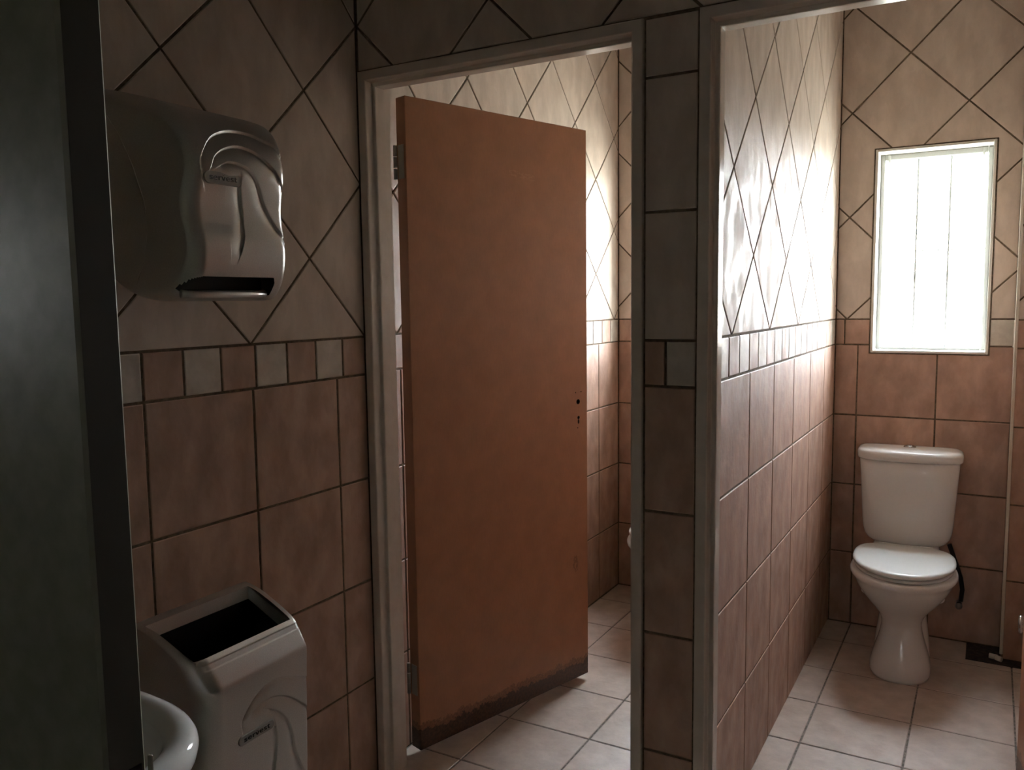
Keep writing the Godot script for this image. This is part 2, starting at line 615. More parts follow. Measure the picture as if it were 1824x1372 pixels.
# ---------------------------------------------------------------- builders
func build_dispenser() -> void:
	var o := thing("paper_towel_dispenser", Vector3(0, 1.469, 0.685))
	tag(o, "large silver paper towel dispenser with moulded wave lines on the left wall", "dispenser")
	var B := o.position
	var prof0 := [Vector2(0, 1.895), Vector2(0.063, 1.881), Vector2(0.124, 1.863), Vector2(0.164, 1.849), Vector2(0.188, 1.836), Vector2(0.212, 1.814), Vector2(0.227, 1.785), Vector2(0.236, 1.749), Vector2(0.236, 1.722), Vector2(0.228, 1.694), Vector2(0.221, 1.659), Vector2(0.223, 1.624), Vector2(0.230, 1.595), Vector2(0.233, 1.567), Vector2(0.228, 1.531), Vector2(0.211, 1.496), Vector2(0.177, 1.469), Vector2(0.11, 1.468), Vector2(0.06, 1.492), Vector2(0.03, 1.545), Vector2(0.012, 1.62), Vector2(0.0, 1.70)]
	var prof := dense_profile(prof0, 0.0016)
	var A := smooth_curve([Vector2(0.754, 1.709), Vector2(0.761, 1.730), Vector2(0.758, 1.748), Vector2(0.743, 1.771), Vector2(0.721, 1.791), Vector2(0.692, 1.805), Vector2(0.667, 1.812), Vector2(0.640, 1.815), Vector2(0.610, 1.813), Vector2(0.579, 1.804), Vector2(0.553, 1.796), Vector2(0.541, 1.778)], 3)
	var Bc := smooth_curve([Vector2(0.734, 1.735), Vector2(0.728, 1.748), Vector2(0.709, 1.764), Vector2(0.684, 1.775), Vector2(0.660, 1.780), Vector2(0.633, 1.778), Vector2(0.606, 1.769), Vector2(0.584, 1.755), Vector2(0.565, 1.740), Vector2(0.551, 1.721), Vector2(0.540, 1.709)], 3)
	var C := smooth_curve([Vector2(0.705, 1.738), Vector2(0.695, 1.743), Vector2(0.679, 1.744), Vector2(0.659, 1.742), Vector2(0.640, 1.735), Vector2(0.623, 1.722), Vector2(0.608, 1.704), Vector2(0.599, 1.686), Vector2(0.585, 1.661), Vector2(0.569, 1.637), Vector2(0.554, 1.617), Vector2(0.539, 1.601)], 3)
	var D := smooth_curve([Vector2(0.656, 1.699), Vector2(0.652, 1.676), Vector2(0.647, 1.651), Vector2(0.648, 1.622), Vector2(0.653, 1.593), Vector2(0.663, 1.569)], 3)
	# curves run from high z to low z: the outer side (up, right) is the right of the run in (z, y), where z falls
	var rel := moulding([A, Bc, C, D], 0.0055, 0.010, [1.0, 1.0, 1.0, 1.0])
	var mouth := func(z: float, q: Vector2) -> bool:
		if q.x < 0.15: return false
		var left := 0.766 + clampf((1.513 - q.y) / 0.03, 0.0, 1.0) * 0.007
		return q.y < 1.513 and q.y > 1.476 and z > 0.567 + clampf((q.y - 1.503) / 0.01, 0.0, 1.0) * 0.005 and z < left - (pow(clampf((q.y - 1.5) / 0.013, 0.0, 1.0), 2.0) * 0.012)
	var body := put(shell(prof, 0.537, 0.775, 0.016, 0.024, 175, rel, mouth, 0.0, 1.0, 0.62), "cover", M.silver, o, -B)
	body.name = "cover"
	put(box(Vector3(0.10, 1.472, 0.552), Vector3(0.168, 1.540, 0.788), 0.003), "mouth_recess", M.black, o, -B)
	# lower lip under the slot
	var st := new_st(true)
	add_tube(st, [Vector3(0.184, 1.4795, 0.564), Vector3(0.194, 1.4785, 0.60), Vector3(0.198, 1.478, 0.69), Vector3(0.198, 1.478, 0.76), Vector3(0.192, 1.479, 0.788)], 0.0085, 14)
	put(done(st), "slot_lip", M.silver, o, -B)
	put(badge(0.094, 0.026, 0.0035), "badge", M.badge, o, Vector3(0.2305, 1.7085, 0.706) - B)
	lettering(o, Vector3(0.2342, 1.7090, 0.706) - B, 0.0100, 1.45)
	# side seam
	var seam := []
	for q in [Vector2(0.055, 1.830), Vector2(0.080, 1.79), Vector2(0.105, 1.73), Vector2(0.125, 1.66), Vector2(0.128, 1.60), Vector2(0.118, 1.545), Vector2(0.10, 1.50)]: seam.append(Vector3(q.x, q.y, 0.656 + 0.119 * (1.0 + 0.62 * (1.0 - q.x / 0.2365)) + 0.0004))
	put(tube(seam, 0.0012, 6), "seam", M.silver, o, -B)

func build_bin() -> void:
	var o := thing("waste_bin", Vector3(0, 0.25, 0.65))
	tag(o, "silver open-topped waste bin with moulded swirl, mounted on the left wall", "bin")
	var B := o.position
	var prof0 := [Vector2(0.0, 0.773), Vector2(0.019, 0.771), Vector2(0.058, 0.761), Vector2(0.105, 0.741), Vector2(0.146, 0.7205), Vector2(0.164, 0.709), Vector2(0.171, 0.702), Vector2(0.176, 0.6945), Vector2(0.199, 0.656), Vector2(0.2025, 0.648), Vector2(0.2032, 0.638), Vector2(0.2, 0.572), Vector2(0.196, 0.47), Vector2(0.186, 0.275), Vector2(0.178, 0.256), Vector2(0.16, 0.25), Vector2(0.06, 0.25), Vector2(0.0, 0.25)]
	var prof := dense_profile(prof0, 0.0017)
	var A := smooth_curve([Vector2(0.707, 0.531), Vector2(0.709, 0.551), Vector2(0.694, 0.571), Vector2(0.669, 0.592), Vector2(0.638, 0.607), Vector2(0.607, 0.609), Vector2(0.570, 0.602), Vector2(0.537, 0.589), Vector2(0.490, 0.572)], 3)
	var Bc := smooth_curve([Vector2(0.672, 0.559), Vector2(0.649, 0.569), Vector2(0.618, 0.570), Vector2(0.587, 0.563), Vector2(0.554, 0.547), Vector2(0.523, 0.524), Vector2(0.489, 0.495)], 3)
	var C := smooth_curve([Vector2(0.614, 0.541), Vector2(0.593, 0.529), Vector2(0.569, 0.505), Vector2(0.552, 0.476), Vector2(0.541, 0.445), Vector2(0.536, 0.416), Vector2(0.524, 0.382), Vector2(0.504, 0.340)], 3)
	var D := smooth_curve([Vector2(0.600, 0.490), Vector2(0.596, 0.467), Vector2(0.597, 0.436), Vector2(0.602, 0.411), Vector2(0.610, 0.370)], 3)
	var rel := moulding([A, Bc, C, D], 0.006, 0.011, [1.0, 1.0, 1.0, 1.0])
	var lip := func(z: float, y: float, x: float) -> float:
		# narrow groove behind the front panel
		if y > 0.60 and x > 0.15 and abs(x - 0.176) < 0.0035: return -0.0022
		return rel.call(z, y, x)
	var mouth := func(z: float, q: Vector2) -> bool:
		return q.y > 0.6 and q.x > 0.026 and q.x < 0.163 and z > 0.505 and z < 0.792
	put(shell(prof, 0.489, 0.806, 0.010, 0.045, 190, lip, mouth, 0.10, 0.12), "body", M.silver, o, -B)
	# inner collar and liner following the sloping mouth
	var st := new_st()
	var top := [Vector3(0.026, 0.7695, 0.505), Vector3(0.163, 0.7075, 0.505), Vector3(0.163, 0.7075, 0.776), Vector3(0.026, 0.7695, 0.7915)]
	var low := []
	for v in top: low.append(v + Vector3(0.004 if v.x < 0.1 else -0.004, -0.030, 0.004 if v.z < 0.6 else -0.004))
	for k in 4: quad_out(st, top[k], top[(k + 1) % 4], low[(k + 1) % 4], low[k], Vector3(0.09, 0.7, 0.65) - (top[k] + top[(k + 1) % 4]) / 2.0)
	put(done(st), "collar", M.silver, o, -B)
	st = new_st()
	var deep := []
	for v in low: deep.append(Vector3(v.x, 0.30, v.z))
	for k in 4: quad_out(st, low[k], low[(k + 1) % 4], deep[(k + 1) % 4], deep[k], Vector3(0.09, 0.5, 0.65) - (low[k] + low[(k + 1) % 4]) / 2.0)
	quad_out(st, deep[0], deep[1], deep[2], deep[3], Vector3.UP)
	put(done(st), "liner", M.liner, o, -B)
	var bd := put(badge(0.104, 0.022, 0.003), "badge", M.badge, o, Vector3(0.1975, 0.508, 0.654) - B)
	bd.rotation.x = 0.0
	lettering(o, Vector3(0.2008, 0.5085, 0.654) - B, 0.0098, 1.6)

func build_basin() -> void:
	var o := thing("wash_basin", Vector3(0, 0.60, 1.20))
	tag(o, "white ceramic wash basin beside the silver bin, half hidden by the entrance door", "basin")
	var outline := func(sc: float, y: float, inset := 0.0) -> Array:
		var r := []
		for k in 72:
			var t := TAU * k / 72
			var e := 2.7
			var z := (0.218 * sc - inset) * signf(cos(t)) * pow(abs(cos(t)), 2.0 / e)
			var x := 0.265 + (0.280 * sc - inset) * signf(sin(t)) * pow(abs(sin(t)), 2.0 / e)
			r.append(Vector3(max(x, 0.004), y - 0.60, z))
		return r
	var rings := []
	for q in [[0.42, 0.605, 0.0], [0.62, 0.622, 0.0], [0.80, 0.66, 0.0], [0.93, 0.70, 0.0], [0.985, 0.73, 0.0], [1.0, 0.748, 0.0], [1.0, 0.757, 0.001], [1.0, 0.765, 0.005], [1.0, 0.7695, 0.012], [1.0, 0.7705, 0.022], [1.0, 0.768, 0.034], [1.0, 0.762, 0.043], [1.0, 0.752, 0.050], [1.0, 0.735, 0.056], [0.92, 0.700, 0.056], [0.80, 0.665, 0.056], [0.60, 0.645, 0.05], [0.3, 0.640, 0.03]]:
		rings.append(outline.call(q[0], q[1], q[2]))
	var st := new_st(true)
	add_loft(st, rings, true, true, true)
	put(done(st), "bowl", M.white, o)
	put(tube([Vector3(0.275, 0.0405, 0), Vector3(0.275, 0.0435, 0)], 0.022, 20), "waste_outlet", M.chrome, o)

func build_toilet(cx: float, turn: float, label: String) -> void:
	var o := thing("toilet", Vector3(cx, 0, -1.55), turn)
	tag(o, label, "toilet", "white toilets in the stalls")
	# pan: foot, waist, bowl, rim
	var rings := []
	for q in [[0.0, 0.106, 0.118, -0.25], [0.012, 0.109, 0.122, -0.25], [0.035, 0.107, 0.118, -0.25], [0.07, 0.098, 0.104, -0.24], [0.11, 0.086, 0.086, -0.22], [0.15, 0.076, 0.070, -0.20], [0.185, 0.071, 0.061, -0.19], [0.21, 0.073, 0.063, -0.19], [0.235, 0.084, 0.080, -0.19], [0.262, 0.104, 0.108, -0.195], [0.29, 0.127, 0.142, -0.20], [0.318, 0.147, 0.172, -0.21], [0.345, 0.163, 0.196, -0.215], [0.365, 0.172, 0.208, -0.22], [0.378, 0.178, 0.214, -0.222], [0.386, 0.185, 0.221, -0.225], [0.393, 0.189, 0.226, -0.228], [0.402, 0.1895, 0.2265, -0.228], [0.409, 0.186, 0.223, -0.226], [0.412, 0.178, 0.215, -0.22]]:
		rings.append(ring(q[0], q[1], q[2], q[3], -0.02, 2.0 if q[0] > 0.2 else 2.3, 2.4))
	var st := new_st(true)
	add_loft(st, rings, true, true, true)
	# rear trap leg of the pedestal
	var trap := []
	for q in [[0.0, 0.104, -0.05], [0.03, 0.104, -0.05], [0.09, 0.098, -0.055], [0.15, 0.090, -0.065], [0.20, 0.083, -0.08], [0.26, 0.080, -0.09], [0.33, 0.082, -0.09]]:
		trap.append(ring(q[0], q[1], q[2], -0.30, -0.17, 3.0, 3.0, 40))
	add_loft(st, trap, true, true, true)
	# shelf that carries the cistern
	var shelf := []
	for q in [[0.33, 0.07, -0.16], [0.37, 0.11, -0.15], [0.40, 0.125, -0.15], [0.425, 0.125, -0.16], [0.432, 0.118, -0.17]]:
		shelf.append(ring(q[0], q[1], q[2], -0.40, -0.26, 4.0, 4.0, 40))
	add_loft(st, shelf, true, true, true)
	# fixing lugs below the rim
	for s in [-1.0, 1.0]:
		var lug := []
		for k in 7:
			var t := k / 6.0
			var rr: float = 0.022 * sqrt(max(0.0, 1.0 - pow(2.0 * t - 1.0, 2)))
			lug.append(ring(0.292 + 0.034 * t, max(rr, 0.002), max(rr, 0.002) * 1.6, -max(rr, 0.002) * 1.6, 0.0, 2, 2, 16))
			for j in 16: lug[-1][j] += Vector3(s * 0.126, 0, -0.01)
		add_loft(st, lug, true, true, true)
	put(done(st), "pan", M.white, o)
	# seat and lid
	for part in [["seat", 0.4155, 0.4290, 0.176, 0.209, -0.202], ["seat_lid", 0.4325, 0.4525, 0.1815, 0.2155, -0.207]]:
		var r := []
		var h: float = part[2] - part[1]
		for l in [[0.0, 0.006], [0.18, 0.0015], [0.45, 0.0], [0.7, 0.0018], [0.88, 0.006], [1.0, 0.014]]:
			r.append(ring(part[1] + h * l[0], part[3] - l[1], part[4] - l[1], part[5] + l[1], -0.03, 2.05, 3.2))
		var dome := []
		for q in r[-1]: dome.append(Vector3(q.x * 0.5, part[2] + 0.0015, -0.01 + (q.z + 0.01) * 0.5))
		r.append(dome)
		st = new_st(true)
		add_loft(st, r, true, true, true)
		put(done(st), part[0], M.seat, o)
	for s in [-1.0, 1.0]:
		put(tube([Vector3(s * 0.055, 0.437, -0.218), Vector3(s * 0.100, 0.437, -0.218)], 0.011, 14), "hinge", M.seat, o)
	# cistern with lid and button
	var cz := -0.327
	var cis := []
	for q in [[0.432, 0.118, 0.055], [0.436, 0.135, 0.064], [0.447, 0.150, 0.072], [0.465, 0.162, 0.078], [0.49, 0.1685, 0.082], [0.53, 0.1725, 0.0845], [0.62, 0.178, 0.087], [0.72, 0.184, 0.089], [0.782, 0.188, 0.090]]:
		cis.append(ring(q[0], q[1], cz + q[2], -0.412, cz, 3.6, 7.0, 72))
	st = new_st(true)
	add_loft(st, cis, true, true, true)
	put(done(st), "cistern", M.white, o)
	var lid := []
	for q in [[0.782, 0.186, 0.090], [0.783, 0.195, 0.098], [0.788, 0.198, 0.101], [0.808, 0.199, 0.102], [0.816, 0.197, 0.100], [0.822, 0.191, 0.094], [0.826, 0.178, 0.082], [0.829, 0.13, 0.055], [0.830, 0.06, 0.03]]:
		lid.append(ring(q[0], q[1], cz + q[2], max(-0.418, cz - 0.09 * q[1] / 0.19), cz, 3.0, 6.0, 72))
	st = new_st(true)
	add_loft(st, lid, true, true, true)
	put(done(st), "cistern_lid", M.white, o)
	var bt := []
	for q in [[0.828, 0.024], [0.833, 0.024], [0.8345, 0.0225], [0.8345, 0.019], [0.8335, 0.0185], [0.838, 0.017], [0.8395, 0.012]]:
		bt.append(ring(q[0], q[1], q[1] * 0.9 - 0.01 + cz, -q[1] * 0.9 - 0.01 + cz, -0.01 + cz, 2, 2, 28))
	st = new_st(true)
	add_loft(st, bt, true, true, true)
	put(done(st), "flush_button", M.chrome, o)

func stall_door(called: String, a: Vector3, u: Vector3, L: float, H: float, label: String, flip: float) -> void:
	# local axes: x along the leaf from the hinge, corridor face towards +z * flip
	var o := thing(called, a, atan2(-u.z, u.x))
	tag(o, label, "door", "", "structure")
	var T := 0.046
	var leaf := CSGCombiner3D.new()
	leaf.name = "leaf"
	o.add_child(leaf, true)
	var slab := CSGMesh3D.new()
	slab.name = "slab"
	slab.mesh = box(Vector3(0, 0, -T if flip > 0 else 0.0), Vector3(L, H, 0.0 if flip > 0 else T), 0.0016)
	slab.material = M.leaf
	leaf.add_child(slab, true)
	for q in [[L - 0.050, 1.057, 0.0095, 1.0], [L - 0.048, 0.998, 0.0062, 1.0], [L - 0.048, 0.983, 0.0040, 2.2], [L - 0.063, 1.092, 0.0022, 1.0], [L - 0.034, 1.093, 0.0022, 1.0], [L - 0.053, 0.960, 0.0024, 1.0]]:
		var c := CSGCylinder3D.new()
		c.name = "hole"
		c.radius = q[2]; c.height = 0.030; c.sides = 20
		c.operation = CSGShape3D.OPERATION_SUBTRACTION
		c.rotation.x = PI / 2
		c.scale = Vector3(1, 1, q[3])
		c.position = Vector3(q[0], q[1], -0.004 * flip)
		c.material = M.dirt
		leaf.add_child(c, true)
	for y in [1.850, 0.230]:
		var hinge := put(box(Vector3(-0.0026, y - 0.05, -0.036 * flip if flip > 0 else 0.008), Vector3(-0.0002, y + 0.05, -0.008 if flip > 0 else 0.036), 0.0008), "hinge", M.hinge, o)
		for k in 3:
			var yk: float = y - 0.05 + k * 0.0345
			put(tube([Vector3(-0.006, yk, -0.046 * flip), Vector3(-0.006, yk + 0.031, -0.046 * flip)], 0.0058, 12), "knuckle", M.hinge, hinge)

func build_door() -> void:
	stall_door("door_1", Vector3(0.050, 0.026, -0.150), Vector3(0.2934, 0, -0.9560), 0.804, 2.040, "brown painted stall door standing half open, handle missing, foot stained", 1.0)
	stall_door("door_3", Vector3(1.800, 0.026, -0.150), Vector3(-0.1290, 0, -0.9916), 0.775, 2.040, "brown painted stall door swung back at the right edge", -1.0)
	# leaf of the entrance, standing out from the left wall
	var e := thing("door_2", Vector3(0.10, 0.012, 1.4620))
	tag(e, "grey-green painted entrance door seen edge-on at the left", "door", "", "structure")
	put(box(Vector3(0, 0, -0.0175), Vector3(0.83, 2.05, 0.0225), 0.0032), "leaf", M.greenpaint, e)
	put(box(Vector3(0.8292, 0.004, -0.0142), Vector3(0.8304, 2.046, 0.0192)), "edge_shade_strip", M.edge, e)  # dark strip added to carry the shade on the leaf edge
	var lock := put(box(Vector3(0.829, 0.93, -0.012), Vector3(0.8315, 1.034, 0.011), 0.0008), "lock_recess_shade", M.black, e)  # black plate paints the shaded hollow of the lock cut-out
	put(box(Vector3(0.829, 0.93, -0.0212), Vector3(0.8345, 1.038, -0.0185), 0.0008), "strike_lip", M.steel, lock)
	for y in [0.25, 1.78]:
		put(tube([Vector3(-0.006, y, 0.026), Vector3(-0.006, y + 0.1, 0.026)], 0.007, 12), "hinge", M.steel, e)

func build_window(called: String, x0: float, x1: float, y0: float, y1: float, label: String) -> void:
	var o := thing(called, Vector3((x0 + x1) / 2, y0, ZB))
	tag(o, label, "window", "", "structure")
	var B := o.position
	# lining of the opening, slightly proud of the tiles
	var st := new_st()
	var w := 0.011
	add_box(st, Vector3(x0 - w, y0 - w, ZB - 0.16), Vector3(x0, y1 + w, ZB + 0.006), 0.002)
	add_box(st, Vector3(x1, y0 - w, ZB - 0.16), Vector3(x1 + w, y1 + w, ZB + 0.006), 0.002)
	add_box(st, Vector3(x0, y1, ZB - 0.16), Vector3(x1, y1 + w, ZB + 0.006), 0.002)
	add_box(st, Vector3(x0, y0 - w, ZB - 0.16), Vector3(x1, y0, ZB + 0.006), 0.002)
	put(done(st), "lining", M.winwhite, o, -B)
	# steel sash
	var zf := ZB - 0.090
	st = new_st()
	var f := 0.018
	add_box(st, Vector3(x0, y0, zf - 0.03), Vector3(x0 + f, y1, zf), 0.003)
	add_box(st, Vector3(x1 - f, y0, zf - 0.03), Vector3(x1, y1, zf), 0.003)
	add_box(st, Vector3(x0 + f, y1 - 0.024, zf - 0.03), Vector3(x1 - f, y1, zf), 0.003)
	add_box(st, Vector3(x0 + f, y0, zf - 0.03), Vector3(x1 - f, y0 + 0.012, zf), 0.003)
	var sash := put(done(st), "sash", M.wingrey, o, -B)
	for s in [x0 + 0.030, x1 - 0.038]:
		put(box(Vector3(s, y1 - 0.036, zf - 0.004), Vector3(s + 0.009, y1 - 0.004, zf + 0.012), 0.002), "pin", M.wingrey, sash)
	# burglar bars behind the sash
	var zb := zf - 0.02
	for t in [0.345, 0.64]:
		var x := lerpf(x0, x1, t)
		put(tube([Vector3(x, y0 + 0.004, zb), Vector3(x, y1 - 0.01, zb)], 0.0042, 8), "bar", M.wingrey, o, -B)
		put(box(Vector3(x - 0.005, 1.515, zb - 0.004), Vector3(x + 0.005, 1.562, zb + 0.004), 0.0015), "bar_clamp", M.wingrey, o, -B)
	put(tube([Vector3(x0 + 0.008, 1.647, zb), Vector3(x1 - 0.008, 1.647, zb)], 0.0024, 8), "bar", M.wingrey, o, -B)
	var xs := [x0 + f, lerpf(x0, x1, 0.345), lerpf(x0, x1, 0.64), x1 - f]
	for k in 3:
		put(box(Vector3(xs[k], y0 + 0.012, zf - 0.0290), Vector3(xs[k + 1], y1 - 0.024, zf - 0.0250)), "pane", M.pane, o, -B)

func build_plumbing() -> void:
	var o := thing("corner_trim", Vector3(1.668, 0, -1.858))
	tag(o, "thin pale plastic trim on the outer corner of the tiled duct", "corner trim")
	put(box(Vector3(-0.0055, 0.022, -0.007), Vector3(0.0065, CEIL, 0.0055), 0.002), "strip", M.pvc, o)
	var wp := thing("water_pipe", Vector3(1.640, 0, -1.845))
	tag(wp, "short stub of pale water pipe on the floor by the duct", "pipe")
	put(tube([Vector3(0.016, 0.0125, 0.006), Vector3(-0.012, 0.0125, 0.0)], 0.0105, 14), "stub", M.pvc, wp)
	put(tube([Vector3(0.012, 0.0125, 0.010), Vector3(0.030, 0.0125, 0.022)], 0.0105, 14), "elbow", M.pvc, wp)
	var h := thing("supply_hose", Vector3(1.52, 0.16, -1.945))
	tag(h, "dark supply hose with a small valve on the wall right of the toilet", "hose")
	put(tube([Vector3(-0.052, 0.27, 0.03), Vector3(-0.025, 0.19, 0.018), Vector3(-0.006, 0.13, 0.012), Vector3(0.002, 0.08, 0.01), Vector3(-0.002, 0.03, 0.01)], 0.009, 12), "hose", M.hose, h)
	put(tube([Vector3(-0.008, 0.012, -0.028), Vector3(-0.008, 0.012, 0.024)], 0.011, 12), "valve", M.hose, h)
	put(tube([Vector3(-0.008, 0.012, 0.024), Vector3(-0.008, 0.012, 0.034)], [0.014, 0.012], 12), "valve_knob", M.steel, h)
	# chrome roll holder on the right wall of the stall
	var r := thing("toilet_roll_holder", Vector3(1.840, 0.385, -1.20))
	tag(r, "chrome toilet roll holder in the right stall, cut by the picture edge", "roll holder")
	put(tube([Vector3(-0.0005, 0, 0), Vector3(-0.010, 0, 0)], 0.028, 22), "wall_plate", M.chrome, r)
	put(tube([Vector3(-0.008, 0, 0), Vector3(-0.137, 0, 0)], 0.008, 14), "arm", M.chrome, r)
	var cap := []
	for q in [[0.0, 0.024], [0.004, 0.030], [0.008, 0.031], [0.012, 0.028], [0.014, 0.018]]:
		var rg := []
		for k in 24: rg.append(Vector3(-0.129 - q[0], q[1] * cos(TAU * k / 24), q[1] * sin(TAU * k / 24)))
		cap.append(rg)
	var st := new_st(true)
	add_loft(st, cap)
	put(done(st), "end_cap", M.chrome, r)

# ---------------------------------------------------------------- scene
func _ready() -> void:
	rng.seed = 20240611
	# camera (solved from the photograph's tile joints)
	var cam := Camera3D.new()
	cam.name = "camera"
	add_child(cam)
	cam.keep_aspect = Camera3D.KEEP_HEIGHT
	cam.fov = rad_to_deg(2.0 * atan(686.0 / 1487.28))
	cam.near = 0.02
	cam.far = 200.0
	cam.transform = Transform3D(Basis(Vector3.UP, 0.5205) * Basis(Vector3.RIGHT, -0.1007) * Basis(Vector3.BACK, -0.0130), Vector3(1.5813, 1.4572, 1.9035))
	cam.current = true
	# overcast daylight through the windows and the entrance
	var sky_mat := ProceduralSkyMaterial.new()
	sky_mat.sky_top_color = Color(0.88, 0.92, 0.96)
	sky_mat.sky_horizon_color = Color(0.95, 0.96, 0.96)
	sky_mat.ground_bottom_color = Color(0.62, 0.63, 0.60)
	sky_mat.ground_horizon_color = Color(0.82, 0.82, 0.80)
	sky_mat.sky_energy_multiplier = 1.0
	var sky := Sky.new()
	sky.sky_material = sky_mat
	var env := Environment.new()
	env.background_mode = Environment.BG_SKY
	env.sky = sky
	env.background_energy_multiplier = 78.0
	env.tonemap_mode = Environment.TONE_MAPPER_LINEAR
	env.tonemap_exposure = 1.0
	env.sdfgi_enabled = true
	env.ssao_enabled = true
	env.ssil_enabled = true
	var we := WorldEnvironment.new()
	we.name = "world"
	we.environment = env
	add_child(we)

	make_materials()
	build_shell()
	build_dispenser()
	build_bin()
	build_basin()
	build_toilet(1.325, 0.045, "white toilet under the barred window in the right stall")
	build_toilet(0.396, 0.0, "white toilet glimpsed through the left stall's doorway behind the brown door")
	build_door()
	build_plumbing()

func structure(called: String, mesh: Mesh, mat: Material, label: String, category: String) -> MeshInstance3D:
	var o := put(mesh, called, mat)
	tag(o, label, category, "", "structure")
	return o

func boxes(list: Array) -> ArrayMesh:
	var st := new_st()
	for b in list: add_box(st, b[0], b[1])
	return done(st)

func build_shell() -> void:
	var V := func(x, y, z) -> Vector3: return Vector3(x, y, z)
	var g := 0.0028   # joint depth: tile faces stand this far proud of the bed
	# floor and ceiling
	var floor_o := structure("floor", boxes([[V.call(-2.2, -0.15, -2.3), V.call(3.3, -0.0022, 3.0)]]), M.floor_grout, "pale pinkish ceramic floor tiles with grey joints", "floor")
	var reg := [rect(-0.03, -1.981, 3.0, 2.75)]
	for i in range(-1, 10):
		for j in range(-6, 10):
			var x := 0.165 + i * P
			var zz := -0.207 + j * P
			var cell := rect(x, zz, x + P, zz + P)
			lay(floor_o, cell, reg, Vector3.ZERO, Vector3.RIGHT, Vector3.BACK, Vector3.UP, M.floor, 0.0060)
	put(box(Vector3(1.545, -0.01, -1.978), Vector3(1.75, 0.0014, -1.792), 0.001), "cement_patch", M.dirt, floor_o)
	structure("ceiling", boxes([[V.call(-2.2, CEIL, -2.3), V.call(3.3, CEIL + 0.15, 3.0)]]), M.ceiling, "plain off-white ceiling above the washroom", "ceiling")

	# left wall with the entrance opening (z 1.52 .. 2.36)
	var wl := structure("wall_left", boxes([
		[V.call(-0.25, -0.1, -0.02), V.call(-g, CEIL + 0.1, 1.52)],
		[V.call(-0.25, 2.10, 1.52), V.call(-g, CEIL + 0.1, 2.36)],
		[V.call(-0.25, -0.1, 2.36), V.call(-g, CEIL + 0.1, 2.9)]]), M.grout, "left wall tiled beige above and terracotta below, carrying the towel dispenser", "wall")
	# s runs towards the camera (+z); S x U = N must not matter, outward is +x
	tile_wall(wl, Vector3.ZERO, Vector3.BACK, Vector3.RIGHT, 0.0, 1.52, [rect(0.003, 0.0, 1.52, CEIL)], 0.128, 0.0, -0.006, 0.1072, 0)

	# front wall with two door openings
	var wf := structure("wall_front", boxes([
		[V.call(-0.25, -0.1, -0.095), V.call(0.012, CEIL + 0.1, -g)],
		[V.call(0.852, -0.1, -0.095), V.call(0.993, 2.099, -g)],
		[V.call(1.836, -0.1, -0.095), V.call(3.2, 2.099, -g)],
		[V.call(0.012, 2.099, -0.095), V.call(3.2, CEIL + 0.1, -g)]]), M.grout, "tiled front wall with two doorways and a narrow pillar between them", "wall")
	var over := [rect(0.0, 2.1055, 3.0, CEIL)]
	tile_wall(wf, Vector3.ZERO, Vector3.RIGHT, Vector3.BACK, 0.0, 3.0, over, 0.0, 0.0, 0.0, 0.107, 0)
	var pillar := [rect(0.8575, 0.0, 0.9875, 2.1035)]
	var yy := [0.0, H2 - 3 * P, H2 - 2 * P, H2 - P, H2]
	for k in 4: lay(wf, rect(0.8, yy[k], 1.05, yy[k + 1]), pillar, Vector3.ZERO, Vector3.RIGHT, Vector3.UP, Vector3.BACK, M.terra)
	lay(wf, rect(0.8, H2, 0.912, H1), pillar, Vector3.ZERO, Vector3.RIGHT, Vector3.UP, Vector3.BACK, M.terra)
	lay(wf, rect(0.912, H2, 1.05, H1), pillar, Vector3.ZERO, Vector3.RIGHT, Vector3.UP, Vector3.BACK, M.cream)
	var yu := [H1, 1.6605, 1.9695, 2.1035]
	for k in 3: lay(wf, rect(0.8, yu[k], 1.05, yu[k + 1]), pillar, Vector3.ZERO, Vector3.RIGHT, Vector3.UP, Vector3.BACK, M.beige)
	tile_wall(wf, Vector3.ZERO, Vector3.RIGHT, Vector3.BACK, 1.846, 3.0, [rect(1.846, 0.0, 3.0, 2.1035)], 1.85, 0.0, 1.85, 0.107, 0)

	# back wall with two windows
	var W1 := [0.110, 0.550, 1.217, 2.066]
	var W2 := [1.146, 1.566, 1.226, 2.057]
	var holes := []
	for w in [W1, W2]: holes.append([w[0] - 0.011, w[1] + 0.011, w[2] - 0.011, w[3] + 0.011])
	var bl := []
	var xcur := -0.3
	for hh in holes:
		bl.append([V.call(xcur, -0.1, ZB - 0.22), V.call(hh[0], CEIL + 0.1, ZB - g)])
		bl.append([V.call(hh[0], -0.1, ZB - 0.22), V.call(hh[1], hh[2], ZB - g)])
		bl.append([V.call(hh[0], hh[3], ZB - 0.22), V.call(hh[1], CEIL + 0.1, ZB - g)])
		xcur = hh[1]
	bl.append([V.call(xcur, -0.1, ZB - 0.22), V.call(2.1, CEIL + 0.1, ZB - g)])
	var wb := structure("wall_back", boxes(bl), M.grout, "tiled back wall of the stalls with a window above each toilet", "wall")
	var e := 0.0025
	var h2: Array = holes[1]
	var h1: Array = holes[0]
	var lay_back := func(hh: Array, a: float, b: float, vert: float, diag: float, bord: float) -> void:
		# cells are cut by the window as one outline where they can be
		var U := Vector3.UP
		var S := Vector3.RIGHT
		var N := Vector3.BACK
		var O := Vector3(0, 0, ZB)
		var cells := []
		for i in range(-12, 14):
			for r in 4:
				var y1 := H2 - r * P
				cells.append([rect(vert + i * P, 0.0 if r == 3 else y1 - P, vert + (i + 1) * P, y1), M.terra])
		for i in range(-24, 26):
			var x0 := bord + i * 0.108
			cells.append([rect(x0, H2, x0 + 0.108, H1), M.cream if x0 > hh[1] - 0.02 else M.terra])
		var h := DG / 2.0
